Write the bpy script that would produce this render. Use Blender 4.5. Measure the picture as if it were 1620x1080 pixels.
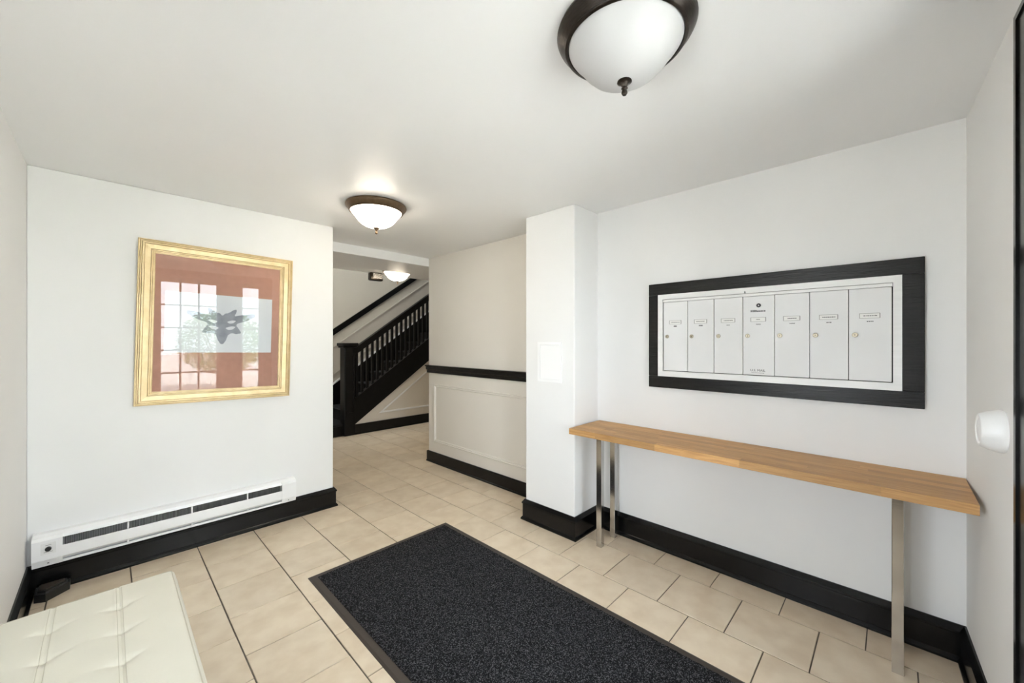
import bpy, bmesh, math, random
from mathutils import Vector, Matrix
random.seed(7)
for o in list(bpy.data.objects): bpy.data.objects.remove(o, do_unlink=True)
S = bpy.context.scene
COL = S.collection
PI = math.pi

# ------------------------------------------------------------------ camera
cam = bpy.data.cameras.new('camera'); cam.sensor_width = 36; cam.sensor_fit = 'HORIZONTAL'
cam.lens = 620.7 / 1620 * 36; cam.clip_start = 0.02; cam.clip_end = 200
camo = bpy.data.objects.new('camera', cam); COL.objects.link(camo)
camo.location = (0, 0, 1.42); camo.rotation_euler = (PI/2, 0, -math.radians(90 - 44.12))
S.camera = camo
# ------------------------------------------------------------------ world (bright overcast sky) and view
W = bpy.data.worlds.new('sky'); S.world = W; W.use_nodes = True
bg = W.node_tree.nodes['Background']
bg.inputs['Color'].default_value = (0.92, 0.945, 1.0, 1); bg.inputs['Strength'].default_value = 13.0
S.view_settings.view_transform = 'Standard'; S.view_settings.look = 'None'
S.view_settings.gamma = 1; S.view_settings.use_curve_mapping = False
S.view_settings.exposure = 0.70
sun = bpy.data.lights.new('sun', 'SUN'); sun.energy = 55; sun.angle = .01; sun.color = (1, .96, .9)
suno = bpy.data.objects.new('sun', sun); COL.objects.link(suno); suno.rotation_euler = Vector((-.62, -.12, -.78)).to_track_quat('-Z', 'Y').to_euler()

H = 2.41                    # foyer ceiling
XL, XR, YB = -0.315, 2.645, 3.475
FC = Vector((XR, -0.235, 0)); FA = math.radians(2.5)      # front wall corner and its slight skew

def portal(name, w, h, M):
    l = bpy.data.lights.new(name, 'AREA'); l.shape = 'RECTANGLE'; l.size = w; l.size_y = h
    l.cycles.is_portal = True
    o = bpy.data.objects.new(name, l); COL.objects.link(o); o.matrix_world = M
FM = Matrix.Translation(FC) @ Matrix.Rotation(FA, 4, 'Z')  # local frame of the front wall (x<0 along wall, y>0 into room)
portal('daylight_portal_front', 1.9, 2.25, FM @ Matrix.Translation((0.82 - XR, -0.26, 1.15)) @ Matrix.Rotation(PI/2, 4, 'X'))
portal('daylight_portal_skylight', 1.1, .8, Matrix.Translation((3.05, 5.85, 5.02)))
portal('daylight_portal_left', .8, 1.05, Matrix.Translation((XL - .14, .65, 1.225)) @ Matrix.Rotation(-PI/2, 4, 'Z') @ Matrix.Rotation(-PI/2, 4, 'X') @ Matrix.Rotation(PI, 4, 'X'))  # portal of the added left window

# ------------------------------------------------------------------ materials
MATS = {}
def nn(t, kind, **kw):
    n = t.nodes.new(kind)
    for k, v in kw.items(): setattr(n, k, v)
    return n
def mat(name, col, rough=0.5, metal=0.0, var=0.0, scale=8.0, bump=0.0, bscale=60.0, rnd=0.0, coat=0.0, spec=0.5, stretch=None, col2=None, detail=4.0, rng=(.35, .65)):
    m = bpy.data.materials.new(name); m.use_nodes = True; t = m.node_tree
    p = t.nodes['Principled BSDF']
    p.inputs['Roughness'].default_value = rough; p.inputs['Metallic'].default_value = metal
    p.inputs['Coat Weight'].default_value = coat; p.inputs['Specular IOR Level'].default_value = spec
    p.inputs['Base Color'].default_value = (*col, 1)
    tc = nn(t, 'ShaderNodeTexCoord'); mp = nn(t, 'ShaderNodeMapping')
    t.links.new(tc.outputs['Object'], mp.inputs['Vector'])
    if stretch: mp.inputs['Scale'].default_value = stretch
    vec = mp.outputs['Vector']
    oi = nn(t, 'ShaderNodeObjectInfo')
    if rnd:
        add = nn(t, 'ShaderNodeVectorMath', operation='MULTIPLY_ADD')
        comb = nn(t, 'ShaderNodeCombineXYZ')
        for k in range(3): t.links.new(oi.outputs['Random'], comb.inputs[k])
        t.links.new(comb.outputs[0], add.inputs[0]); add.inputs[1].default_value = (37, 53, 71)
        t.links.new(vec, add.inputs[2]); vec = add.outputs[0]
    if var or rnd:
        no = nn(t, 'ShaderNodeTexNoise'); no.inputs['Scale'].default_value = scale; no.inputs['Detail'].default_value = detail
        t.links.new(vec, no.inputs['Vector'])
        mx = nn(t, 'ShaderNodeMix', data_type='RGBA')
        c2 = col2 or tuple(c*(1-var) for c in col)
        mx.inputs[6].default_value = (*col, 1); mx.inputs[7].default_value = (*c2, 1)
        cr = nn(t, 'ShaderNodeMapRange'); cr.inputs[1].default_value = rng[0]; cr.inputs[2].default_value = rng[1]
        t.links.new(no.outputs['Fac'], cr.inputs[0])
        t.links.new(cr.outputs[0], mx.inputs[0])
        out = mx.outputs[2]
        if rnd:
            hs = nn(t, 'ShaderNodeHueSaturation')
            mr = nn(t, 'ShaderNodeMapRange'); mr.inputs[3].default_value = 1 - rnd; mr.inputs[4].default_value = 1 + rnd
            t.links.new(oi.outputs['Random'], mr.inputs[0]); t.links.new(mr.outputs[0], hs.inputs['Value'])
            t.links.new(out, hs.inputs['Color']); out = hs.outputs[0]
        t.links.new(out, p.inputs['Base Color'])
    if bump:
        nb = nn(t, 'ShaderNodeTexNoise'); nb.inputs['Scale'].default_value = bscale; nb.inputs['Detail'].default_value = 3
        t.links.new(vec, nb.inputs['Vector'])
        b = nn(t, 'ShaderNodeBump'); b.inputs['Strength'].default_value = bump; b.inputs['Distance'].default_value = .004
        t.links.new(nb.outputs['Fac'], b.inputs['Height']); t.links.new(b.outputs[0], p.inputs['Normal'])
    MATS[name] = m
    return m
mat('corridor_dimmed', (.80, .76, .69), .45, var=.02, scale=2)  # wall paint toned down, the corridor's dimmer warm light put into the colour
mat('stair_wall_paint', (.52, .475, .405), .45, var=.03, scale=2)
mat('holder_grey', (.30, .29, .27), .5, .3)
mat('wall', (.855, .847, .83), .62, spec=.25, var=.02, scale=2, bump=.04, bscale=180)
mat('ceiling', (.88, .876, .868), .42, var=.015, scale=1.5, bump=.03, bscale=120)
mat('trim_white', (.84, .83, .81), .35)
mat('wainscot', (.70, .645, .555), .42, var=.02, scale=3)
mat('black_gloss', (.005, .005, .005), .2, var=.3, scale=14, bump=.08, bscale=22, spec=.28)
mat('black_wood', (.013, .012, .011), .34, var=.5, scale=6, bump=.5, bscale=9, stretch=(6, 1.2, 26), spec=.3)
mat('stair_black', (.006, .0055, .005), .3, var=.3, scale=10, bump=.1, bscale=30, spec=.22)
mat('stair_carpet', (.010, .010, .009), .95, var=.4, scale=200)
mat('grout', (.16, .13, .10), .9, var=.3, scale=30)
mat('tile', (.77, .655, .50), .33, var=.0, scale=9, bump=.10, bscale=26, rnd=.045, col2=(.68, .555, .405), detail=7)
mat('oak', (.60, .345, .135), .48, scale=5, rnd=.16, col2=(.46, .24, .085), stretch=(30, 1.6, 30), detail=5)
mat('chrome', (.62, .61, .60), .13, 1.0, var=.15, scale=6, bump=.02, bscale=60)
mat('aluminium', (.85, .84, .82), .5, .1, var=.05, scale=5, stretch=(1, 1, 12))
mat('mail_door', (.83, .825, .815), .55, .0, var=.03, scale=4)
mat('dark_gap', (.02, .02, .02), .8)
mat('brass', (.42, .37, .28), .42, .9)
mat('label_paper', (.86, .85, .82), .6)
mat('ink', (.03, .03, .032), .6)
mat('gold', (.80, .63, .37), .42, .3, var=.25, scale=18, col2=(.70, .53, .28), bump=.06, bscale=60)
mat('mat_board', (.58, .32, .235), .85, var=.06, scale=30)
mat('art_paper', (.86, .86, .86), .8)
mat('blot', (.33, .34, .37), .8, var=.35, scale=16, col2=(.44, .45, .48))
mat('heater_white', (.90, .895, .885), .35)
mat('heater_fin', (.30, .30, .29), .45, .7, var=.4, scale=300, stretch=(1, .02, .02))
mat('plastic_black', (.012, .012, .012), .4, bump=.1, bscale=40)
mat('plastic_white', (.93, .925, .915), .32)
mat('bench_leather', (.80, .77, .655), .42, var=.03, scale=6, bump=.10, bscale=170)
mat('stitch', (.62, .585, .47), .6)
mat('rubber', (.045, .034, .026), .55, bump=.08, bscale=80)
mat('carpet', (.009, .009, .010), .95, rnd=.001, scale=215, col2=(.15, .15, .16), detail=2, bump=1.0, bscale=330, rng=(.50, .74), spec=.1)
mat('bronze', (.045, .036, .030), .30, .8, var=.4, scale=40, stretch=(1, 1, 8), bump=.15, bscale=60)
mat('bronze_lit', (.16, .105, .06), .36, .7, var=.25, scale=30, bump=.1, bscale=60)  # lighter copy of bronze, the lit lamp's glow put into the colour
mat('frosted', (.53, .525, .525), .45)
mat('concrete', (.60, .58, .55), .85, var=.15, scale=3)
mat('leaf', (.20, .36, .11), .5, rnd=.0, var=.5, scale=6)
mat('bark', (.14, .10, .07), .85, var=.4, scale=20)
mat('brick_far', (.62, .55, .48), .85, var=.2, scale=4)
mat('silver_face', (.55, .53, .50), .35, .6, var=.7, scale=70)
def emit_mat(name, col, strength, base=(.9, .88, .84)):
    m = mat(name, base, .3); p = m.node_tree.nodes['Principled BSDF']
    p.inputs['Emission Color'].default_value = (*col, 1); p.inputs['Emission Strength'].default_value = strength
emit_mat('glow', (1.0, .88, .72), 11.5); emit_mat('glow_hall', (1.0, .86, .68), 12.0)
def glass_mat(name, ior, tint=(1, 1, 1), rough=0.0, bump=0):
    m = bpy.data.materials.new(name); m.use_nodes = True; t = m.node_tree; t.nodes.clear()
    o = nn(t, 'ShaderNodeOutputMaterial'); mx = nn(t, 'ShaderNodeMixShader'); fr = nn(t, 'ShaderNodeFresnel')
    tr = nn(t, 'ShaderNodeBsdfTransparent'); gl = nn(t, 'ShaderNodeBsdfGlossy')
    fr.inputs['IOR'].default_value = ior; tr.inputs[0].default_value = (*tint, 1); gl.inputs['Roughness'].default_value = rough
    if bump:
        no = nn(t, 'ShaderNodeTexNoise'); no.inputs['Scale'].default_value = 30; b = nn(t, 'ShaderNodeBump'); b.inputs['Strength'].default_value = bump
        t.links.new(no.outputs['Fac'], b.inputs['Height']); t.links.new(b.outputs[0], gl.inputs['Normal'])
    t.links.new(fr.outputs[0], mx.inputs[0]); t.links.new(tr.outputs[0], mx.inputs[1]); t.links.new(gl.outputs[0], mx.inputs[2])
    t.links.new(mx.outputs[0], o.inputs['Surface']); MATS[name] = m
glass_mat('picture_glass', 1.37)
glass_mat('window_glass', 1.45, (.93, .96, .97))

# ------------------------------------------------------------------ geometry helpers
def BM(): return bmesh.new()
def box(bm, x0, x1, y0, y1, z0, z1):
    vs = [bm.verts.new(p) for p in ((x0,y0,z0),(x1,y0,z0),(x1,y1,z0),(x0,y1,z0),(x0,y0,z1),(x1,y0,z1),(x1,y1,z1),(x0,y1,z1))]
    for f in ((3,2,1,0),(4,5,6,7),(0,1,5,4),(1,2,6,5),(2,3,7,6),(3,0,4,7)): bm.faces.new([vs[i] for i in f])
    return bm
def bbox(x0, x1, y0, y1, z0, z1, bev=0.0, seg=2):
    bm = box(BM(), x0, x1, y0, y1, z0, z1)
    if bev: bmesh.ops.bevel(bm, geom=bm.edges[:], offset=bev, segments=seg, affect='EDGES', profile=.5)
    return bm
def prism(bm, pts, axis, a, b):
    """extrude a 2-D polygon: axis 'y' -> pts are (x,z); 'x' -> (y,z); 'z' -> (x,y)"""
    def P(p, d): return {'y': (p[0], d, p[1]), 'x': (d, p[0], p[1]), 'z': (p[0], p[1], d)}[axis]
    A = [bm.verts.new(P(p, a)) for p in pts]; B = [bm.verts.new(P(p, b)) for p in pts]
    n = len(pts)
    bm.faces.new(A); bm.faces.new(B[::-1])
    for i in range(n): bm.faces.new((A[i], B[i], B[(i+1) % n], A[(i+1) % n]))
    bmesh.ops.recalc_face_normals(bm, faces=bm.faces[:])
    return bm
def lathe(bm, prof, seg=48, cx=0, cy=0, cap=True):
    rings = []
    for r, z in prof:
        if r < 1e-5: rings.append([bm.verts.new((cx, cy, z))])
        else: rings.append([bm.verts.new((cx + r*math.cos(2*PI*i/seg), cy + r*math.sin(2*PI*i/seg), z)) for i in range(seg)])
    for a, b in zip(rings, rings[1:]):
        for i in range(seg):
            j = (i+1) % seg
            if len(a) == 1 and len(b) == 1: continue
            if len(a) == 1: bm.faces.new((a[0], b[i], b[j]))
            elif len(b) == 1: bm.faces.new((a[i], b[0], a[j]))
            else: bm.faces.new((a[i], b[i], b[j], a[j]))
    bmesh.ops.recalc_face_normals(bm, faces=bm.faces[:])
    return bm
def sweep(bm, prof, path, closed=False):
    """profile of (offset to the right of travel, z) swept along an XY path with mitred corners"""
    n = len(path); rings = []
    for i, p in enumerate(path):
        def nrm(a, b):
            d = Vector(b) - Vector(a); d.normalize(); return Vector((d.y, -d.x))
        if closed or 0 < i < n-1:
            n1 = nrm(path[i-1], p); n2 = nrm(p, path[(i+1) % n]); m = (n1 + n2) / (1 + n1.dot(n2))
        elif i == 0: m = nrm(p, path[1])
        else: m = nrm(path[i-1], p)
        rings.append([bm.verts.new((p[0] + m.x*d, p[1] + m.y*d, z)) for d, z in prof])
    k = len(prof)
    for i in range(n if closed else n-1):
        a, b = rings[i], rings[(i+1) % n]
        for j in range(k): bm.faces.new((a[j], b[j], b[(j+1) % k], a[(j+1) % k]))
    if not closed: bm.faces.new(rings[0]); bm.faces.new(rings[-1][::-1])
    bmesh.ops.recalc_face_normals(bm, faces=bm.faces[:])
    return bm
def tube(bm, pts, r, seg=8):
    rings = []
    for i, p in enumerate(pts):
        p = Vector(p); a = Vector(pts[max(i-1, 0)]); b = Vector(pts[min(i+1, len(pts)-1)])
        d = (b - a).normalized(); u = d.orthogonal().normalized() if abs(d.z) > .9 else d.cross(Vector((0,0,1))).normalized(); v = d.cross(u)
        rings.append([bm.verts.new(p + r*(math.cos(2*PI*k/seg)*u + math.sin(2*PI*k/seg)*v)) for k in range(seg)])
    for a, b in zip(rings, rings[1:]):
        for k in range(seg): bm.faces.new((a[k], a[(k+1) % seg], b[(k+1) % seg], b[k]))
    bm.faces.new(rings[0][::-1]); bm.faces.new(rings[-1])
    bmesh.ops.recalc_face_normals(bm, faces=bm.faces[:])
    return bm
def mesh(name, bm, m, smooth=None):
    me = bpy.data.meshes.new(name); bm.to_mesh(me); bm.free()
    me.materials.append(MATS[m])
    if smooth:
        for p in me.polygons: p.use_smooth = True
        me.set_sharp_from_angle(angle=math.radians(smooth))
    return me
def obj(name, bm, m, parent=None, smooth=None, label=None, M=None):
    me = bm if isinstance(bm, bpy.types.Mesh) else mesh(name, bm, m, smooth)
    o = bpy.data.objects.new(name, me); COL.objects.link(o)
    if parent: o.parent = parent
    if M is not None: o.matrix_local = M
    if label: o['label'] = label
    return o
def struct(name, bm, m, label=None, parent=None, smooth=None, M=None):
    o = obj(name, bm, m, parent, smooth, label, M)
    if parent is None: o['kind'] = 'structure'
    return o
def thing(name, label, cat, loc=(0,0,0), group=None, M=None):
    o = bpy.data.objects.new(name, None); COL.objects.link(o); o.empty_display_size = .1
    if M is not None: o.matrix_world = M
    else: o.location = loc
    o['label'] = label; o['category'] = cat
    if group: o['group'] = group
    return o

# ------------------------------------------------------------------ floor: grout bed and single tiles
PITCH, YPITCH, X0, Y0 = .3325, .335, 2.428, .257
rects = [(XL, XR, -.37, 1.64), (XL, 2.335, 1.64, 2.11), (XL, 2.675, 2.11, YB), (1.36, 2.675, YB, 3.98), (1.2, 6.4, 3.98, 5.90), (1.2, 2.205, 5.90, 6.8)]
bm = BM()
for r in rects: box(bm, r[0], r[1], r[2], r[3], -.1, -.004)
box(bm, 2.205, 6.4, 5.90, 6.8, -.1, -.004)
floor = struct('floor', bm, 'grout', 'beige ceramic tile floor in running bond with dark grout')
gx, gy = .0066, .0052
def tile_bm(x0, x1, y0, y1, bev):
    bm = box(BM(), x0, x1, y0, y1, -.012, 0)
    if bev:
        e = [e for e in bm.edges if all(v.co.z > -.001 for v in e.verts)]
        bmesh.ops.bevel(bm, geom=e, offset=.0015, segments=1, affect='EDGES')
    return bm
full = mesh('tile', tile_bm(-PITCH/2 + gx/2, PITCH/2 - gx/2, -YPITCH/2 + gy/2, YPITCH/2 - gy/2, True), 'tile')
for k in range(-13, 10):
    xc = X0 - PITCH*(k + .5)
    for j in range(-4, 20):
        yc = Y0 + YPITCH*(j + .5) + (YPITCH/2 if k % 2 else 0)
        x0, x1, y0, y1 = xc - PITCH/2 + gx/2, xc + PITCH/2 - gx/2, yc - YPITCH/2 + gy/2, yc + YPITCH/2 - gy/2
        hit = []
        for r in rects:
            q = (max(x0, r[0]), min(x1, r[1]), max(y0, r[2]), min(y1, r[3]))
            if q[1] - q[0] > .004 and q[3] - q[2] > .004: hit.append(q)
        if not hit: continue
        if len(hit) == 1 and abs((hit[0][1]-hit[0][0])*(hit[0][3]-hit[0][2]) - (x1-x0)*(y1-y0)) < 1e-6:
            o = obj('tile', full, 'tile', floor)
        else:
            b = BM()
            for q in hit: box(b, q[0]-xc, q[1]-xc, q[2]-yc, q[3]-yc, -.012, 0)
            o = obj('tile', b, 'tile', floor)
        o.location = (xc, yc, random.uniform(-.0006, .0004))
        o.rotation_euler = (random.uniform(-.0012, .0012), random.uniform(-.0012, .0012), 0)

# ------------------------------------------------------------------ walls, ceilings
bm = BM(); LY0, LY1, LZ0, LZ1 = .25, 1.05, .70, 1.75
for q in ((-.75, LY0, 0, 2.5), (LY1, 3.98, 0, 2.5), (LY0, LY1, 0, LZ0), (LY0, LY1, LZ1, 2.5)): box(bm, XL-.15, XL, *q)
struct('wall_left', bm, 'wall', 'plain off-white wall beside the cream bench')
struct('wall_back', bbox(XL, 1.36, YB, 3.98, 0, H, .006), 'wall', 'off-white wall carrying the gold framed picture')
struct('wall_right', bbox(XR, 2.95, -.75, 1.64, 0, 2.5), 'wall', 'off-white wall carrying the mailboxes')
struct('wall_pillar', bbox(2.335, 2.95, 1.64, 2.11, 0, H, .007), 'wall', 'square boxed pillar projecting from the wall')
struct('wall_corridor', bbox(2.675, 2.95, 2.11, 3.98, 0, H, .005), 'corridor_dimmed', 'corridor wall with black chair rail and panel moulding')
struct('wall_hall_front', bbox(2.95, 6.4, 3.83, 3.98, 0, 2.5), 'wall')
struct('wall_hall_left', bbox(1.05, 1.2, 3.98, 6.95, 0, 5.0), 'wall')
struct('wall_hall_right', bbox(6.4, 6.55, 3.83, 6.95, 0, 5.0), 'wall')
struct('wall_stair', bbox(1.2, 6.4, 6.8, 6.95, 0, 5.0), 'stair_wall_paint', 'beige wall rising behind the staircase')
struct('wall_upper', bbox(1.2, 6.4, 4.0, 4.12, 2.68, 5.0), 'wall')
struct('ceiling', bbox(XL-.15, 2.95, -.75, 3.98, H, 2.52), 'ceiling', 'smooth white foyer ceiling')
struct('ceiling_beam', bbox(1.2, 6.4, 3.98, 4.62, 2.315, 2.68, .004), 'ceiling', 'dropped white beam across the opening to the stair hall')
struct('ceiling_hall', bbox(1.2, 6.4, 4.62, 5.42, H, 2.68), 'ceiling', 'stair hall ceiling ending at the stairwell')
bm = BM()
for q in ((1.05, 2.5, 3.98, 6.95), (3.6, 6.55, 3.98, 6.95), (2.5, 3.6, 3.98, 5.45), (2.5, 3.6, 6.25, 6.95)): box(bm, *q, 5.0, 5.12)
struct('ceiling_stairwell', bm, 'ceiling')
w = struct('window_3', bbox(2.5, 3.6, 5.45, 6.25, 5.03, 5.04), 'window_glass', 'skylight pane over the stairwell')

# front wall with the glazed entrance, in its own skewed frame (u = X - XR)
def u(x): return x - XR
bm = BM()
box(bm, u(1.72), .25, -.2, 0, 0, H); box(bm, u(XL) - .15, u(-.08), -.2, 0, 0, H)
box(bm, u(-.08), u(1.72), -.2, 0, 2.272, H)
struct('wall_front', bm, 'wall', 'off-white wall around the black glazed entrance', M=FM)
bm = BM()
for a, b, c, d in ((1.72, 1.835, 0, 2.357), (-.145, -.08, 0, 2.357), (-.08, 1.72, 2.272, 2.357)): box(bm, u(a), u(b), 0, .012, c, d)
for a, b, c, d in ((1.82, 1.84, 0, 2.362), (-.15, -.132, 0, 2.362), (-.132, 1.82, 2.345, 2.362)): box(bm, u(a), u(b), 0, .017, c, d)
struct('trim_1', bm, 'black_gloss', 'black painted casing around the entrance', M=FM)
bm = BM()
for a, b, c, d in ((1.705, 1.72, 0, 2.272), (-.08, -.065, 0, 2.272), (-.065, 1.705, 2.25, 2.272), (1.252, 1.40, 0, 2.25), (.24, .388, 0, 2.25)): box(bm, u(a), u(b), -.17, -.02, c, d)
struct('trim_2', bm, 'black_gloss', 'black door frame and mullion posts', M=FM)
def glazed(name, xa, xb, z0, z1, ga, gb, cols, lab, mull=.022):
    root = bpy.data.objects.new(name, None); COL.objects.link(root); root.matrix_world = FM; root['kind'] = 'structure'; root['label'] = lab
    ya, yb = -.085, -.04; gz0, gz1 = .27, 2.19
    b = BM(); box(b, u(xa), u(ga), ya, yb, z0, z1); box(b, u(gb), u(xb), ya, yb, z0, z1)
    box(b, u(ga), u(gb), ya, yb, z0, gz0); box(b, u(ga), u(gb), ya, yb, gz1, z1)
    obj('sash', b, 'black_gloss', root)
    rows = 6; ph = (gz1-gz0)/rows; pw = (gb-ga)/cols
    for c in range(1, cols): obj('muntin', bbox(u(ga)+c*pw-mull/2, u(ga)+c*pw+mull/2, ya+.005, yb-.003, gz0, gz1), 'black_gloss', root)
    for r in range(1, rows):
        for c in range(cols):
            obj('muntin', bbox(u(ga)+c*pw+(mull/2 if c else 0), u(ga)+(c+1)*pw-(mull/2 if c < cols-1 else 0), ya+.006, yb-.004, gz0+r*ph-mull/2, gz0+r*ph+mull/2), 'black_gloss', root)
    pane = None
    for r in range(rows):
        for c in range(cols):
            if pane is None: pane = mesh('pane', bbox(-pw/2, pw/2, -.002, .002, -ph/2, ph/2), 'window_glass')
            obj('pane', pane, 'window_glass', root).location = (u(ga)+(c+.5)*pw, -.062, gz0+(r+.5)*ph)
    return root
d = glazed('door_1', .39, 1.25, .01, 2.248, .512, 1.13, 3, 'black glazed entrance door with small panes')
b = BM(); lathe(b, [(0,0),(.026,0),(.026,.006),(.011,.01),(.011,.035),(.026,.045),(.03,.058),(.022,.07),(0,.073)], 24)
k = obj('door_knob', b, 'brass', d, 30); k.location = (u(.45), -.04, 1.0); k.rotation_euler = (-PI/2, 0, 0)
glazed('window_1', 1.402, 1.703, .01, 2.248, 1.455, 1.67, 1, 'narrow black sidelight next to the white round sensor')
glazed('window_2', -.063, .238, .01, 2.248, -.03, .183, 1, 'narrow black sidelight next to the left wall')

# side window added out of view to brighten the mailbox wall
wl = bpy.data.objects.new('added_window', None); COL.objects.link(wl); wl['kind'] = 'structure'; wl['label'] = 'added white framed window in the left wall, out of view'
b = BM()
for q in ((LY0, LY0+.05, LZ0, LZ1), (LY1-.05, LY1, LZ0, LZ1), (LY0+.05, LY1-.05, LZ0, LZ0+.05), (LY0+.05, LY1-.05, LZ1-.05, LZ1)): box(b, XL-.12, XL-.06, *q)
obj('window_frame', b, 'trim_white', wl)
obj('mullion', bbox(XL-.11, XL-.07, (LY0+LY1)/2-.02, (LY0+LY1)/2+.02, LZ0+.05, LZ1-.05), 'trim_white', wl)
obj('window_sill', bbox(XL-.06, XL+.03, LY0-.03, LY1+.03, LZ0-.025, LZ0, .004), 'trim_white', wl)
for a, c in ((LY0+.05, (LY0+LY1)/2-.02), ((LY0+LY1)/2+.02, LY1-.05)): obj('pane', bbox(XL-.092, XL-.088, a, c, LZ0+.05, LZ1-.05), 'window_glass', wl)

# baseboards
ogee = [(0,0),(.030,0),(.030,.010),(.022,.022),(.018,.026),(.018,.122),(.024,.128),(.024,.136),(.014,.150),(.007,.160),(0,.160)]
plain = [(0,0),(.024,0),(.021,.014),(.017,.018),(.017,.118),(.010,.124),(0,.124)]
def base(name, path, prof, lab): struct(name, sweep(BM(), prof, path), 'black_gloss', lab)
base('baseboard_left', [(XL, -.36), (XL, YB)], ogee, 'glossy black baseboard along the left wall')
base('baseboard_back', [(XL, YB), (1.36, YB), (1.36, 3.98)], ogee, 'glossy black baseboard below the heater')
base('baseboard_corridor', [(2.95, 3.98), (2.675, 3.98), (2.675, 2.11)], plain, 'plain black baseboard of the corridor')
base('baseboard_pillar', [(2.66, 2.11), (2.335, 2.11), (2.335, 1.64), (XR, 1.64)], ogee, 'glossy black baseboard around the pillar')
base('baseboard_right', [(XR, 1.61), (XR, -.235)], ogee, 'glossy black baseboard under the wooden table')
fe = FM @ Vector((u(1.841), 0, 0)); fc = FM @ Vector((0, 0, 0))
base('baseboard_front', [(fc.x, fc.y), (fe.x, fe.y)], ogee, 'short black baseboard by the entrance')
base('baseboard_stair', [(2.63, 5.90), (6.4, 5.90)], [(0,0),(.03,0),(.028,.012),(.02,.016),(.02,.155),(0,.155)], 'black baseboard below the staircase panel')

# corridor chair rail and panel moulding
struct('trim_3', sweep(BM(), [(0,1.05),(.016,1.05),(.018,1.085),(.026,1.092),(.026,1.122),(.034,1.128),(.034,1.140),(0,1.142)], [(2.95, 3.98), (2.675, 3.98), (2.675, 2.11)]), 'black_gloss', 'black chair rail along the corridor wall')
def mould_loop(bm, pts, axis, face, t=.012, w=.024):
    """raised picture-frame moulding around a closed polygon lying on a wall face; pts 2-D, inset w"""
    n = len(pts)
    def P(p, d): return (face - d, p[0], p[1]) if axis == 'x' else (p[0], face - d, p[1])
    area = sum(pts[i][0]*pts[(i+1)%n][1] - pts[(i+1)%n][0]*pts[i][1] for i in range(n)); sg = 1 if area > 0 else -1
    def inset(dist):
        out = []
        for i in range(n):
            p0, p1, p2 = (Vector(pts[i-1]), Vector(pts[i]), Vector(pts[(i+1) % n]))
            d1 = (p1-p0).normalized(); d2 = (p2-p1).normalized()
            n1 = Vector((-d1.y, d1.x))*sg; n2 = Vector((-d2.y, d2.x))*sg
            m = (n1+n2)/(1+n1.dot(n2)); out.append(p1 + m*dist)
        return out
    prof = [(0, 0), (0, t*.6), (w*.25, t), (w*.5, t*.55), (w*.75, t*.8), (w, t*.2), (w, 0)]
    rings = [[bm.verts.new(P(p, d)) for p in inset(o)] for o, d in prof]
    for a, b in zip(rings, rings[1:]):
        for i in range(n): bm.faces.new((a[i], a[(i+1) % n], b[(i+1) % n], b[i]))
    bmesh.ops.recalc_face_normals(bm, faces=bm.faces[:])
    return bm
struct('trim_4', mould_loop(BM(), [(2.28, .247), (3.86, .247), (3.86, .92), (2.28, .92)], 'x', 2.675, .017, .032), 'corridor_dimmed', 'raised panel moulding below the chair rail')

# ------------------------------------------------------------------ staircase
SL = .697; RUN, RISE = .2545, .1775
st = thing('staircase', 'black staircase with square newel post and closely set balusters', 'staircase', (0, 0, 0))
NST = 15
for i in range(NST):
    x0 = 2.21 if i == 0 else 2.30 + RUN*i
    x1 = 2.30 + RUN*(i+1); z = RISE*(i+1)
    obj('riser', bbox(x0, x0+.02, 5.945, 6.78, z-RISE, z-.03), 'stair_carpet', st)
    obj('tread', bbox(x0-.025, x1+.015, 5.945, 6.78, z-.03, z, .006), 'stair_carpet', st)
obj('step_side', bbox(2.21, 2.50, 5.945, 5.955, 0, RISE-.03), 'stair_black', st)
obj('step_side', bbox(2.5545, 2.66, 5.945, 5.955, RISE-.03, 2*RISE-.03), 'stair_black', st)
obj('landing', bbox(2.30+RUN*NST+.02, 6.4, 5.42, 6.8, RISE*NST-.15, RISE*NST), 'stair_carpet', st)
def ln(x, x0, z0): return z0 + SL*(x-x0)
XE = 6.1
obj('string', prism(BM(), [(2.625, ln(2.625,2.628,.165)), (XE, ln(XE,2.628,.165)), (XE, ln(XE,2.628,.535)), (2.625, ln(2.625,2.628,.535))], 'y', 5.868, 5.94), 'stair_black', st)
obj('string_cap', prism(BM(), [(2.628, ln(2.628,2.628,.535)), (XE, ln(XE,2.628,.535)), (XE, ln(XE,2.628,.56)), (2.628, ln(2.628,2.628,.56))], 'y', 5.858, 5.95), 'stair_black', st)
bm = BM()
prism(bm, [(2.62, ln(2.62,2.628,1.25)), (XE, ln(XE,2.628,1.25)), (XE, ln(XE,2.628,1.325)), (2.62, ln(2.62,2.628,1.325))], 'y', 5.865, 5.945)
prism(bm, [(2.62, ln(2.62,2.628,1.21)), (XE, ln(XE,2.628,1.21)), (XE, ln(XE,2.628,1.25)), (2.62, ln(2.62,2.628,1.25))], 'y', 5.885, 5.925)
obj('handrail', bm, 'stair_black', st)
bal = mesh('baluster', prism(BM(), [(-.017, .555-.017*SL), (.017, .555+.017*SL), (.017, 1.215+.017*SL), (-.017, 1.215-.017*SL)], 'y', -.016, .016), 'stair_black')
nb = 0; x = 2.662
while x < 5.95:
    obj('baluster', bal, 'stair_black', st).location = (x, 5.905, SL*(x-2.628)); x += .0848
nw = obj('newel_post', bbox(2.462, 2.628, 5.865, 6.03, 0, 1.345, .006), 'stair_black', st)
obj('newel_cap', bbox(2.425, 2.662, 5.83, 6.067, 1.352, 1.398, .008), 'stair_black', nw)
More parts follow.
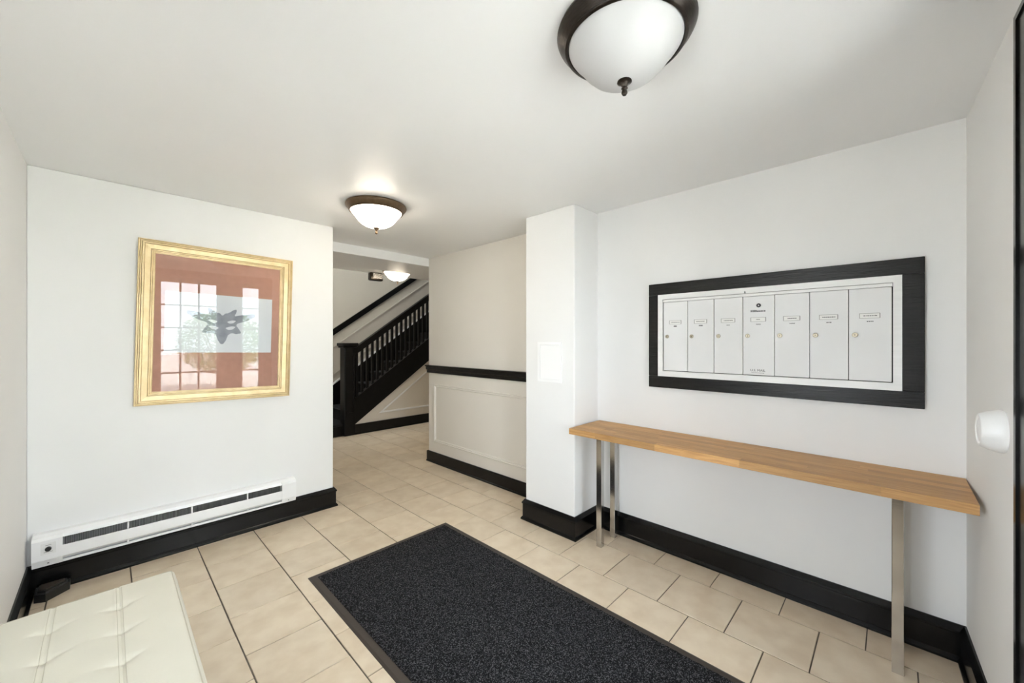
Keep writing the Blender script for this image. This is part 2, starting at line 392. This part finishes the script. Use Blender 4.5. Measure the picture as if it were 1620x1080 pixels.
obj('cap_moulding', bbox(2.44, 2.648, 5.845, 6.05, 1.325, 1.352, .01), 'stair_black', nw)
bm = BM()
for xx in (2.488, 2.602): box(bm, xx-.012, xx+.012, 5.858, 5.866, .35, 1.31)
box(bm, 2.476, 2.614, 5.858, 5.866, .30, .35)
obj('newel_panel_strip', bm, 'stair_black', nw)
# panel below the string, its triangular moulding, wall mouldings up the stair
struct('wall_spandrel', prism(BM(), [(2.60, 0), (6.4, 0), (6.4, 2.6), (6.1, ln(6.1,2.628,.3)), (2.60, ln(2.60,2.628,.3))], 'y', 5.90, 5.945), 'wainscot', 'beige triangular panel under the stair string')
struct('trim_5', mould_loop(BM(), [(3.02, .275), (5.9, .275), (5.9, ln(5.9,3.02,.275))], 'y', 5.90, .012, .026), 'trim_white', 'raised triangular moulding under the staircase')
def sloped(name, za, zb, y0, y1, m, lab, xa=1.2):
    xk = 1.96; zk = SL*(xk-2.587)
    pts = [(xa, za+zk), (xk, za+zk), (6.35, za+SL*(6.35-2.587)), (6.35, zb+SL*(6.35-2.587)), (xk, zb+zk), (xa, zb+zk)]
    struct(name, prism(BM(), pts, 'y', y0, y1), m, lab)
sloped('trim_6', 1.475, 1.585, 6.772, 6.8, 'black_gloss', 'black chair rail climbing the stair wall')
sloped('trim_7', 1.255, 1.28, 6.787, 6.8, 'stair_wall_paint', 'upper thin moulding on the stair wall')
sloped('trim_8', .79, .815, 6.787, 6.8, 'stair_wall_paint', 'lower thin moulding on the stair wall')
sloped('trim_9', .10, .64, 6.78, 6.8, 'stair_black', 'black skirting climbing the stair wall', 1.96)
sloped('trim_10', .64, .672, 6.78, 6.8, 'trim_white', 'pale edge above the stair skirting', 1.96)

# ------------------------------------------------------------------ ceiling lamps
def dome_lamp(label, loc, lit, glow='glow'):
    t = thing('ceiling_lamp', label, 'lamp', loc)
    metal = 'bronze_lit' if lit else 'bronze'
    obj('rim', lathe(BM(), [(.196,0),(.21,-.003),(.213,-.012),(.208,-.022),(.200,-.030),(.190,-.040),(.184,-.046),(.176,-.047),(.172,-.042),(.172,-.004),(.196,0)], 64), metal, t, 35)
    obj('rim_band', lathe(BM(), [(.186,-.044),(.189,-.048),(.186,-.052),(.178,-.052),(.176,-.047)], 64), metal, t, 60)
    obj('glass_bowl', lathe(BM(), [(.176,-.046),(.174,-.052),(.166,-.064),(.153,-.078),(.141,-.094),(.128,-.112),(.108,-.132),(.080,-.148),(.048,-.159),(.02,-.164),(0,-.165)], 64), glow if lit else 'frosted', t, 50)
    obj('finial', lathe(BM(), [(0,-.160),(.022,-.161),(.023,-.166),(.017,-.170),(.011,-.174),(.008,-.182),(.0105,-.186),(.007,-.190),(.009,-.196),(.0095,-.201),(.006,-.207),(0,-.209)], 24), metal, t, 40)
    return t
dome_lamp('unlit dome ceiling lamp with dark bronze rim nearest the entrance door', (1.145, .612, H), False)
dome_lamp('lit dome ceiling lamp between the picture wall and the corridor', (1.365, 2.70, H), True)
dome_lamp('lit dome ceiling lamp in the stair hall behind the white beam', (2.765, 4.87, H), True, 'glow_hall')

# ------------------------------------------------------------------ picture
pz0 = 1.0; PW, PH = .895, 1.075
M = Matrix.Translation((.573, YB, 1.536)) @ Matrix.Rotation(math.radians(1.2), 4, 'Y') @ Matrix.Rotation(math.radians(.5), 4, 'X') @ Matrix.Translation((0, -.006, 0))
pic = thing('framed_picture', 'gold framed inkblot print with terracotta mat above the heater', 'picture', M=M)
fp = [(0,0),(0,.026),(.003,.030),(.006,.030),(.0075,.018),(.010,.018),(.012,.033),(.016,.033),(.0175,.020),(.0195,.020),(.021,.037),(.028,.037),(.0295,.024),(.0315,.024),(.033,.031),(.060,.027),(.0605,.010),(.0635,.010),(.0645,.024),(.069,.023),(.070,.012),(.0725,.012),(.074,.019),(.079,.018),(.0795,.013),(.085,.0135),(.085,0)]
def frame_side(i):
    bm = BM(); w, h = PW/2, PH/2
    c = [(-w,-h),(w,-h),(w,h),(-w,h)]; a, b = c[i], c[(i+1) % 4]
    d = Vector((b[0]-a[0], b[1]-a[1])).normalized(); nin = Vector((-d.y, d.x))
    A = []; B = []
    for o_, t_ in fp:
        p = Vector(a) + nin*o_ + d*o_; q = Vector(b) + nin*o_ - d*o_
        A.append(bm.verts.new((p.x, -t_, p.y))); B.append(bm.verts.new((q.x, -t_, q.y)))
    for k in range(len(fp)): bm.faces.new((A[k], B[k], B[(k+1) % len(fp)], A[(k+1) % len(fp)]))
    bm.faces.new(A[::-1]); bm.faces.new(B); bmesh.ops.recalc_face_normals(bm, faces=bm.faces[:]); return bm
for i in range(4): obj('frame_side', frame_side(i), 'gold', pic)
iw, ih = PW/2-.08, PH/2-.08
obj('mat_board', bbox(-iw, iw, -.006, 0, -ih, ih), 'mat_board', pic)
PX = .002
pp = obj('print_paper', bbox(-.312+PX, .312+PX, -.008, -.006, -.195, .215), 'art_paper', pic)
hp = []
for k in range(91):
    a = math.radians(90 - 2*k); dg = 90 - 2*k
    r = .082 + .135*math.exp(-((dg-20)/11)**2) + .055*math.exp(-((dg-52)/9)**2) + .045*math.exp(-((dg+30)/14)**2) + .065*math.exp(-((dg+90)/16)**2) - .02*math.exp(-((dg-90)/14)**2)
    if 0 < k < 90: r += random.uniform(-.0035, .0035)
    hp.append((r*math.cos(a), r*math.sin(a)))
hp[0] = (0, hp[0][1]); hp[-1] = (0, hp[-1][1])
poly = hp + [(-x, z) for x, z in hp[-2:0:-1]]
bm = BM(); prism(bm, [(x+PX, z+.012) for x, z in poly], 'y', -.0088, -.008); bmesh.ops.triangulate(bm, faces=bm.faces[:])
obj('inkblot', bm, 'blot', pp)
for s in (-1, 1):
    for cx, cz, r in ((.055, .015, .016), (.05, -.03, .018)):
        obj('inkblot_gap', prism(BM(), [(PX+s*(cx + r*1.5*math.cos(a)*(1+.2*math.sin(3*a))), cz+.012 + r*.7*math.sin(a) + .3*r*math.cos(a)) for a in [2*PI*k/14 for k in range(14)]], 'y', -.0094, -.0088), 'art_paper', pp)
obj('glass', bbox(-iw, iw, -.0135, -.0115, -ih, ih), 'picture_glass', pic)

# ------------------------------------------------------------------ baseboard heater
ht = thing('baseboard_heater', 'long white electric baseboard heater below the picture', 'heater', (0, YB, 0))
hx0, hx1, hz0, hz1 = -.292, 1.045, .158, .335
obj('back_panel', bbox(hx0, hx1, -.012, 0, hz0, hz1), 'heater_white', ht)
obj('top_cover', prism(BM(), [(-.012, hz1), (-.012, hz1-.004), (-.052, hz1-.018), (-.058, hz1-.034), (-.062, hz1-.034), (-.057, hz1-.014), (-.04, hz1)], 'x', hx0+.001, hx1-.001), 'heater_white', ht)
cl, cr = -.178, .945
obj('front_panel', prism(BM(), [(-.066, .258), (-.069, .258), (-.069, .196), (-.052, .180), (-.050, .182), (-.066, .198)], 'x', cl, cr), 'heater_white', ht)
obj('lower_lip', prism(BM(), [(-.012, hz0), (-.055, hz0), (-.055, .172), (-.051, .172), (-.051, .161), (-.012, .161)], 'x', cl, cr), 'heater_white', ht)
fin = mesh('fin', bbox(-.0008, .0008, -.052, -.013, .19, .295), 'heater_fin')
fb = BM(); xx = cl+.008
while xx < cr-.004: box(fb, xx-.0008, xx+.0008, -.050, -.013, .19, .294); xx += .007
fo = obj('fin_pack', fb, 'heater_fin', ht); fo['kind'] = 'stuff'
for xx in (.09, .40, .72): obj('bracket', bbox(xx-.004, xx+.004, -.062, -.012, .17, .30), 'heater_white', ht)
def cap(name, a, b):
    return obj(name, prism(BM(), [(-.012, hz0), (-.058, hz0), (-.072, .196), (-.072, hz1-.03), (-.062, hz1-.014), (-.012, hz1-.001)], 'x', a, b), 'heater_white', ht)
lc = cap('end_cap', hx0, cl); cap('end_cap', cr, hx1)
pl = obj('thermostat_plate', bbox(-.258, -.202, -.0735, -.072, .228, .29, .0006), 'aluminium', ht)
k = obj('thermostat_knob', lathe(BM(), [(0,.012),(.009,.012),(.012,.009),(.0125,0),(0,0)], 20), 'plastic_black', pl, 40); k.rotation_euler = (PI/2, 0, 0); k.location = (-.231, -.0735, .257)
obj('thermostat_print', bbox(-.242, -.220, -.0742, -.0735, .277, .2785), 'ink', pl); obj('thermostat_print', bbox(-.248, -.214, -.0742, -.0735, .2395, .241), 'ink', pl)
for xx in (-.232, .992): 
    s = obj('screw', lathe(BM(), [(0,.002),(.004,.001),(.0045,0)], 10), 'plastic_black', ht); s.location = (xx, -.064, .176); s.rotation_euler = (PI/2, 0, 0)

# black corner box on the floor
bm = prism(BM(), [(-.278, 3.34), (-.235, 3.315), (-.15, 3.39), (-.150, 3.437), (-.278, 3.437)], 'z', 0, .055)
e = [e for e in bm.edges if all(v.co.z > .05 for v in e.verts)]
bmesh.ops.bevel(bm, geom=e, offset=.012, segments=3, affect='EDGES')
cb = thing('corner_box', 'small black plastic box in the floor corner under the heater', 'box', (0, 0, 0))
obj('body', bm, 'plastic_black', cb)
obj('lid', prism(BM(), [(-.258, 3.355), (-.235, 3.34), (-.17, 3.397), (-.17, 3.42), (-.258, 3.42)], 'z', .055, .060), 'rubber', cb)

# ------------------------------------------------------------------ bench
bx0, bx1, by0, by1, bz = -.283, .2, .95, 2.195, .455
bn = thing('tufted_bench', 'cream leather tufted bench against the left wall', 'bench', (0, 0, 0))
seamx = [.031, -.136]; rows_y = [by1 - .185 - .175*k for k in range(6)]
NX, NY, TH, RC = 110, 250, .12, .022
bm = BM(); grid = []
def edge_drop(d):
    return 0 if d >= RC else RC - math.sqrt(max(0, RC*RC - (RC-d)**2))
for j in range(NY+1):
    row = []
    for i in range(NX+1):
        x = bx0 + (bx1-bx0)*(.5-.5*math.cos(PI*i/NX))*.35 + (bx1-bx0)*i/NX*.65
        y = by0 + (by1-by0)*j/NY
        dx = min(x-bx0, bx1-x); dy = min(y-by0, by1-y)
        z = bz - edge_drop(dx) - edge_drop(dy)
        z += .006*(1-math.exp(-dx/.05))*(1-math.exp(-dy/.05))
        for sx in seamx:
            z -= .0028*math.exp(-((x-sx)/.0045)**2) - .0012*math.exp(-((abs(x-sx)-.009)/.004)**2)
            for ry in rows_y:
                ex, ey = x-sx, y-ry
                if abs(ex) < .14 and abs(ey) < .12:
                    z -= .010*math.exp(-(ex*ex/.0007 + ey*ey/.0005))
                    z -= .0035*math.exp(-((ey-.22*abs(ex))/.007)**2)*math.exp(-(ex/.055)**2)
        row.append(bm.verts.new((x, y, z)))
    grid.append(row)
for j in range(NY):
    for i in range(NX): bm.faces.new((grid[j][i], grid[j][i+1], grid[j+1][i+1], grid[j+1][i]))
loop = grid[0][:] + [r[-1] for r in grid[1:]] + grid[-1][-2::-1] + [r[0] for r in grid[-2:0:-1]]
prev = loop
cxm, cym = (bx0+bx1)/2, (by0+by1)/2
for zz, bul in ((bz-.055, .008), (bz-.085, .008), (bz-.108, .003), (bz-TH, -.012)):
    cur = [bm.verts.new((v.co.x + (bul if v.co.x > bx1-.002 else (-bul if v.co.x < bx0+.002 else 0)), v.co.y + (bul if v.co.y > by1-.002 else (-bul if v.co.y < by0+.002 else 0)), zz)) for v in loop]
    for k in range(len(loop)): bm.faces.new((prev[k], cur[k], cur[(k+1) % len(loop)], prev[(k+1) % len(loop)]))
    prev = cur
bm.faces.new(prev[::-1]); bmesh.ops.recalc_face_normals(bm, faces=bm.faces[:])
cu = obj('cushion', bm, 'bench_leather', bn, 50)
def topz(x, y): 
    dx = min(x-bx0, bx1-x); dy = min(y-by0, by1-y)
    z = bz - edge_drop(dx) - edge_drop(dy) + .006*(1-math.exp(-dx/.05))*(1-math.exp(-dy/.05))
    for sx in seamx:
        z -= .0028*math.exp(-((x-sx)/.0045)**2) - .0012*math.exp(-((abs(x-sx)-.009)/.004)**2)
        for ry in rows_y:
            ex, ey = x-sx, y-ry
            z -= .010*math.exp(-(ex*ex/.0007 + ey*ey/.0005)) + .0035*math.exp(-((ey-.22*abs(ex))/.007)**2)*math.exp(-(ex/.055)**2)
    return z
for sx in seamx:
    for o_ in (-.0075, .0075):
        pts = [(sx+o_, by0+.01+(by1-by0-.02)*k/120, 0) for k in range(121)]
        pts = [(p[0], p[1], topz(p[0], p[1])+.0002) for p in pts]
        obj('stitch_line', tube(BM(), pts, .0008, 5), 'stitch', cu)
bt = mesh('button', lathe(BM(), [(0,.002),(.006,.0015),(.009,0),(.009,-.002)], 16), 'bench_leather', 40)
for sx in seamx:
    for ry in rows_y: obj('button', bt, 'bench_leather', cu).location = (sx, ry, topz(sx, ry)+.0006)
pi_ = []; ins = .012
for a, b in (((bx1-ins, by0+ins), (bx1-ins, by1-ins)), ((bx1-ins, by1-ins), (bx0+ins, by1-ins)), ((bx0+ins, by1-ins), (bx0+ins, by0+ins)), ((bx0+ins, by0+ins), (bx1-ins, by0+ins))):
    for k in range(40): pi_.append((a[0]+(b[0]-a[0])*k/40, a[1]+(b[1]-a[1])*k/40))
obj('piping', tube(BM(), [(x, y, topz(x, y)+.0005) for x, y in pi_+pi_[:1]], .0018, 6), 'stitch', cu)
obj('seat_frame', bbox(bx0+.015, bx1-.015, by0+.015, by1-.015, .27, bz-TH, .004), 'plastic_black', bn)
for lx in (bx0+.045, bx1-.045):
    for ly in (by0+.06, by1-.06):
        obj('leg', lathe(BM(), [(.011,0),(.013,.004),(.019,.27)], 20, lx, ly), 'chrome', bn, 30)

# ------------------------------------------------------------------ floor mat
mt = thing('floor_mat', 'charcoal ribbed entrance mat with dark rubber border', 'mat', (0, 0, 0))
mx0, mx1, my0, my1 = .836, 1.846, .06, 2.515
bw = .042
obj('rubber_border', sweep(BM(), [(0,0),(0,.002),(.012,.007),(bw,.008),(bw,0)], [(mx0,my0),(mx0,my1),(mx1,my1),(mx1,my0)], True), 'rubber', mt)
bm = BM(); nx, ny = 130, 330
g = [[bm.verts.new((mx0+bw+(mx1-mx0-2*bw)*i/nx, my0+bw+(my1-my0-2*bw)*j/ny, .0105+random.uniform(-.0012,.0012))) for i in range(nx+1)] for j in range(ny+1)]
for j in range(ny):
    for i in range(nx): bm.faces.new((g[j][i], g[j][i+1], g[j+1][i+1], g[j+1][i]))
lp = g[0] + [r[-1] for r in g[1:]] + g[-1][-2::-1] + [r[0] for r in g[-2:0:-1]]
lo = [bm.verts.new((v.co.x, v.co.y, .001)) for v in lp]
for k in range(len(lp)): bm.faces.new((lp[k], lo[k], lo[(k+1) % len(lp)], lp[(k+1) % len(lp)]))
o = obj('carpet_pile', bm, 'carpet', mt); o['kind'] = 'stuff'

# ------------------------------------------------------------------ console table
tb = thing('console_table', 'narrow butcher block table on chrome legs under the mailboxes', 'table', (0, 0, 0))
tx0, tx1, ty0, ty1, tz0, tz1 = 2.243, 2.640, -.232, 1.622, .775, .815
NR = 9; rw = (tx1-tx0)/NR
fr_ = FM @ Vector((tx0-XR, 0, 0))
for r in range(NR):
    y = ty0 - random.uniform(0, .3); first = True
    while y < ty1:
        L = random.uniform(.32, .62); a, b = max(y, ty0), min(y+L, ty1)
        if ty1-b < .05: b = ty1; L = 9
        if b - a > .02:
            s = bbox(-rw/2+.00012, rw/2-.00012, -(b-a)/2+.00012, (b-a)/2-.00012, -(tz1-tz0)/2, (tz1-tz0)/2, .0006, 1)
            obj('stave', s, 'oak', tb).location = (tx0+rw*(r+.5), (a+b)/2, (tz0+tz1)/2)
        y += L
for (lx, ly) in ((2.362, 1.437), (2.545, 1.437), (2.348, -.036), (2.545, -.036)):
    lg = obj('leg', bbox(lx, lx+.039, ly, ly+.039, 0, tz0, .002), 'chrome', tb)
    obj('mounting_plate', bbox(lx-.012, lx+.051, ly-.012, ly+.051, tz0-.004, tz0-.0002), 'chrome', lg)

# ------------------------------------------------------------------ mailboxes
mb = thing('mailbox_unit', 'wall mailboxes with seven white doors in a black wood frame', 'mailbox', (XR, 0, 0))
fy0, fy1, fz0, fz1 = -.107, 1.213, 1.108, 1.812
iy0, iy1, iz0, iz1 = -.033, 1.145, 1.186, 1.735
FT = .032
def fbd(y0, y1, z0, z1): obj('frame_board', bbox(-FT, 0, y0, y1, z0, z1, .0025, 2), 'black_wood', mb)
fbd(fy0, fy1, iz1, fz1); fbd(fy0+.0, fy1, fz0, iz0); fbd(fy0, iy0, iz0+.0005, iz1-.0005); fbd(iy1, fy1, iz0+.0005, iz1-.0005)
tw = .034
def trim_side(pts):
    bm = BM()
    obj('metal_trim', prism(bm, pts, 'x', -FT-.007, -.01), 'aluminium', mb)
dy0, dy1, dz0, dz1 = iy0+.035, iy1-.036, 1.226, 1.682
A = [(iy0,iz0),(iy1,iz0),(iy1,iz1),(iy0,iz1)]; dzt = dz1+.020; B = [(dy0-.004,dz0-.004),(dy1+.004,dz0-.004),(dy1+.004,dzt),(dy0-.004,dzt)]
for i in range(4):
    j = (i+1) % 4; trim_side([A[i], A[j], B[j], B[i]])
obj('back_plate', bbox(-.014, -.004, dy0-.004, dy1+.004, dz0-.004, dzt), 'dark_gap', mb)
obj('top_strip', bbox(-FT-.003, -.014, dy0-.002, dy1+.002, dz1+.002, dzt-.0025), 'aluminium', mb)
nd = 7; dw = (dy1-dy0)/nd
lockm = None
ink_w = [(.055,.02), (.05,.018), (.045,.015), (.02,.02), (.035,.018), (.05,.016), (.045,.02)]
for i in range(nd):
    ya, yb = dy1-dw*(i+1)+.002, dy1-dw*i-.002; yc = (ya+yb)/2
    d = obj('mail_door', bbox(-FT-.002, -.016, ya, yb, dz0, dz1, .0012, 2), 'mail_door', mb)
    xf = -FT-.002
    obj('hinge_bar', bbox(xf-.002, -.016, ya-.0012, ya+.004, dz0+.002, dz1-.002), 'aluminium', d)
    lk = obj('lock', lathe(BM(), [(0,.006),(.004,.006),(.0045,.0045),(.009,.005),(.0115,.004),(.012,0)], 20), 'brass', d, 40)
    lk.location = (xf, yb-.023, 1.453); lk.rotation_euler = (0, -PI/2, 0)
    obj('keyhole', bbox(-.0035, .0035, -.0012, .0012, .006, .0068), 'ink', lk)
    hw = .036
    npl = obj('name_plate', bbox(xf-.0012, xf, yc-hw, yc+hw, 1.536, 1.558), 'label_paper', d)
    b = BM(); box(b, xf-.0022, xf, yc-hw-.002, yc+hw+.002, 1.558, 1.5595); box(b, xf-.0022, xf, yc-hw-.002, yc+hw+.002, 1.534, 1.5353)
    box(b, xf-.0022, xf, yc-hw-.003, yc-hw, 1.536, 1.558); box(b, xf-.0022, xf, yc+hw, yc+hw+.002, 1.536, 1.558)
    obj('plate_holder', b, 'holder_grey', npl)
    b = BM(); w_ = ink_w[i][0]; yy = yc + w_/2
    while yy > yc - w_/2:
        l_ = random.uniform(.003, .008); box(b, xf-.0016, xf-.0012, yy-l_, yy, 1.545, 1.5485); yy -= l_+.0018
    obj('name_print', b, 'ink', npl)
    b = BM(); w_ = ink_w[i][1]; yy = yc+w_/2
    while yy > yc-w_/2:
        l_ = random.uniform(.003, .006); box(b, xf-.0004, xf, yy-l_, yy, 1.517, 1.525 if i < 2 else 1.521); yy -= l_+.0018
    obj('number_print', b, 'ink', d)
    if i == 3:
        em = obj('arrow_lock', lathe(BM(), [(0,.0015),(.004,.0015),(.0045,.004),(.010,.0045),(.011,.0035),(.0115,0)], 24), 'ink', d, 40)
        em.location = (xf, yc-.002, 1.628); em.rotation_euler = (0, -PI/2, 0)
        obj('arrow_lock_pin', lathe(BM(), [(0,.0055),(.0035,.005),(.004,.0015)], 16), 'aluminium', em, 40)
        b = BM(); yy = yc+.038
        while yy > yc-.032:
            l_ = random.uniform(.003, .007); box(b, xf-.0005, xf, yy-l_, yy, 1.591, 1.602 if yy > yc+.012 else 1.598); yy -= l_+.002
        obj('maker_print', b, 'ink', d)
        def text(s, size, z):
            c = bpy.data.curves.new('mail_lettering', 'FONT'); c.body = s; c.size = size; c.align_x = 'CENTER'; c.extrude = .0003; c.resolution_u = 2
            o = bpy.data.objects.new('tmp', c); COL.objects.link(o)
            bpy.context.view_layer.update()
            me = bpy.data.meshes.new_from_object(o.evaluated_get(bpy.context.evaluated_depsgraph_get()))
            bpy.data.objects.remove(o, do_unlink=True); me.materials.clear(); me.materials.append(MATS['ink'])
            t = obj('mail_lettering', me, 'ink', d)
            t.matrix_local = Matrix.Translation((xf-.0003, yc+.002, z)) @ Matrix(((0,0,-1,0),(-1,0,0,0),(0,1,0,0),(0,0,0,1)))
        text('U.S. MAIL', .0185, 1.247)
        b = BM(); yy = yc+.034
        while yy > yc-.03:
            l_ = random.uniform(.002, .005); box(b, xf-.0004, xf, yy-l_, yy, 1.2375, 1.240); yy -= l_+.0016
        obj('small_print', b, 'ink', d)
obj('latch_tab', prism(BM(), [(.617,1.703),(.627,1.703),(.624,1.708),(.6235,1.716),(.6205,1.716),(.620,1.708)], 'x', -FT-.010, -FT-.006), 'ink', mb)

# access panel on the pillar
ap = thing('access_panel', 'white access panel on the pillar', 'panel', (2.335, 0, 0))
bm = BM()
for a, b, c, dd in ((1.752, 1.98, 1.395, 1.415), (1.752, 1.98, 1.113, 1.133), (1.752, 1.772, 1.133, 1.395), (1.958, 1.98, 1.133, 1.395)): box(bm, -.008, 0, a, b, c, dd)
obj('panel_frame', bm, 'plastic_white', ap)
obj('panel_door', bbox(-.006, 0, 1.7735, 1.9565, 1.1345, 1.3935, .0015), 'plastic_white', ap)

# white round sensor on the front wall
Ms = FM @ Matrix.Translation((u(2.04), 0, 1.125)) @ Matrix.Rotation(-PI/2, 4, 'X')
sn = thing('wall_sensor', 'white round plastic sensor on the wall beside the entrance casing', 'sensor', M=Ms)
obj('housing', lathe(BM(), [(0,0),(.068,0),(.070,.006),(.069,.014),(.062,.036),(.054,.052),(.050,.055),(.046,.0545),(.044,.051),(0,.050)], 48), 'plastic_white', sn, 40)
obj('front_disc', lathe(BM(), [(0,.0535),(.036,.053),(.041,.050)], 40), 'plastic_white', sn, 40)

# small fixture at the hall ceiling edge
ax = thing('alarm_box', 'small dark box with mottled silver face at the hall ceiling edge', 'alarm', (2.70, 5.36, H))
obj('housing', bbox(-.10, .10, -.04, .05, -.115, 0, .02, 3), 'bronze', ax, 40)
obj('face', bbox(-.06, .085, -.046, -.040, -.085, -.012, .002), 'silver_face', ax)

# ------------------------------------------------------------------ outside the door
struct('ground', box(box(BM(), -14, 16, -30, -.76, -.3, -.12), -14, -.6, -.76, 12, -.3, -.12), 'concrete', 'pale paving outside the entrance')
def shrub(label, loc, r, h, n):
    t = thing('leafy_shrub', label, 'shrub', loc)
    b = BM()
    for k in range(5):
        a = 2*PI*k/5; tube(b, [(0,0,0), (.3*r*math.cos(a), .3*r*math.sin(a), h*.45), (.6*r*math.cos(a), .6*r*math.sin(a), h*.8)], .02, 6)
    obj('stem', b, 'bark', t)
    b = BM()
    for _ in range(n):
        v = Vector((random.gauss(0,1), random.gauss(0,1), random.gauss(0,1))).normalized()*random.uniform(.5,1)**.5
        p = Vector((v.x*r, v.y*r, h*.58 + v.z*h*.42)); q = Matrix.Rotation(random.uniform(0,6.3), 3, 'Z') @ Matrix.Rotation(random.uniform(-1.2,1.2), 3, 'X')
        s = random.uniform(.05, .10)
        b.faces.new([b.verts.new(p + q @ Vector(c)*s) for c in ((-.5,0,0),(0,-.35,.05),(.5,0,0),(0,.35,.05))])
    o = obj('foliage', b, 'leaf', t); o['kind'] = 'stuff'
shrub('green leafy shrub outside the entrance door seen reflected in the picture glass', (-.2, -6.2, -.12), 1.1, 1.7, 7000)
shrub('taller green shrub outside the sidelight seen reflected in the picture glass', (2.4, -7.5, -.12), 1.1, 2.3, 7000)
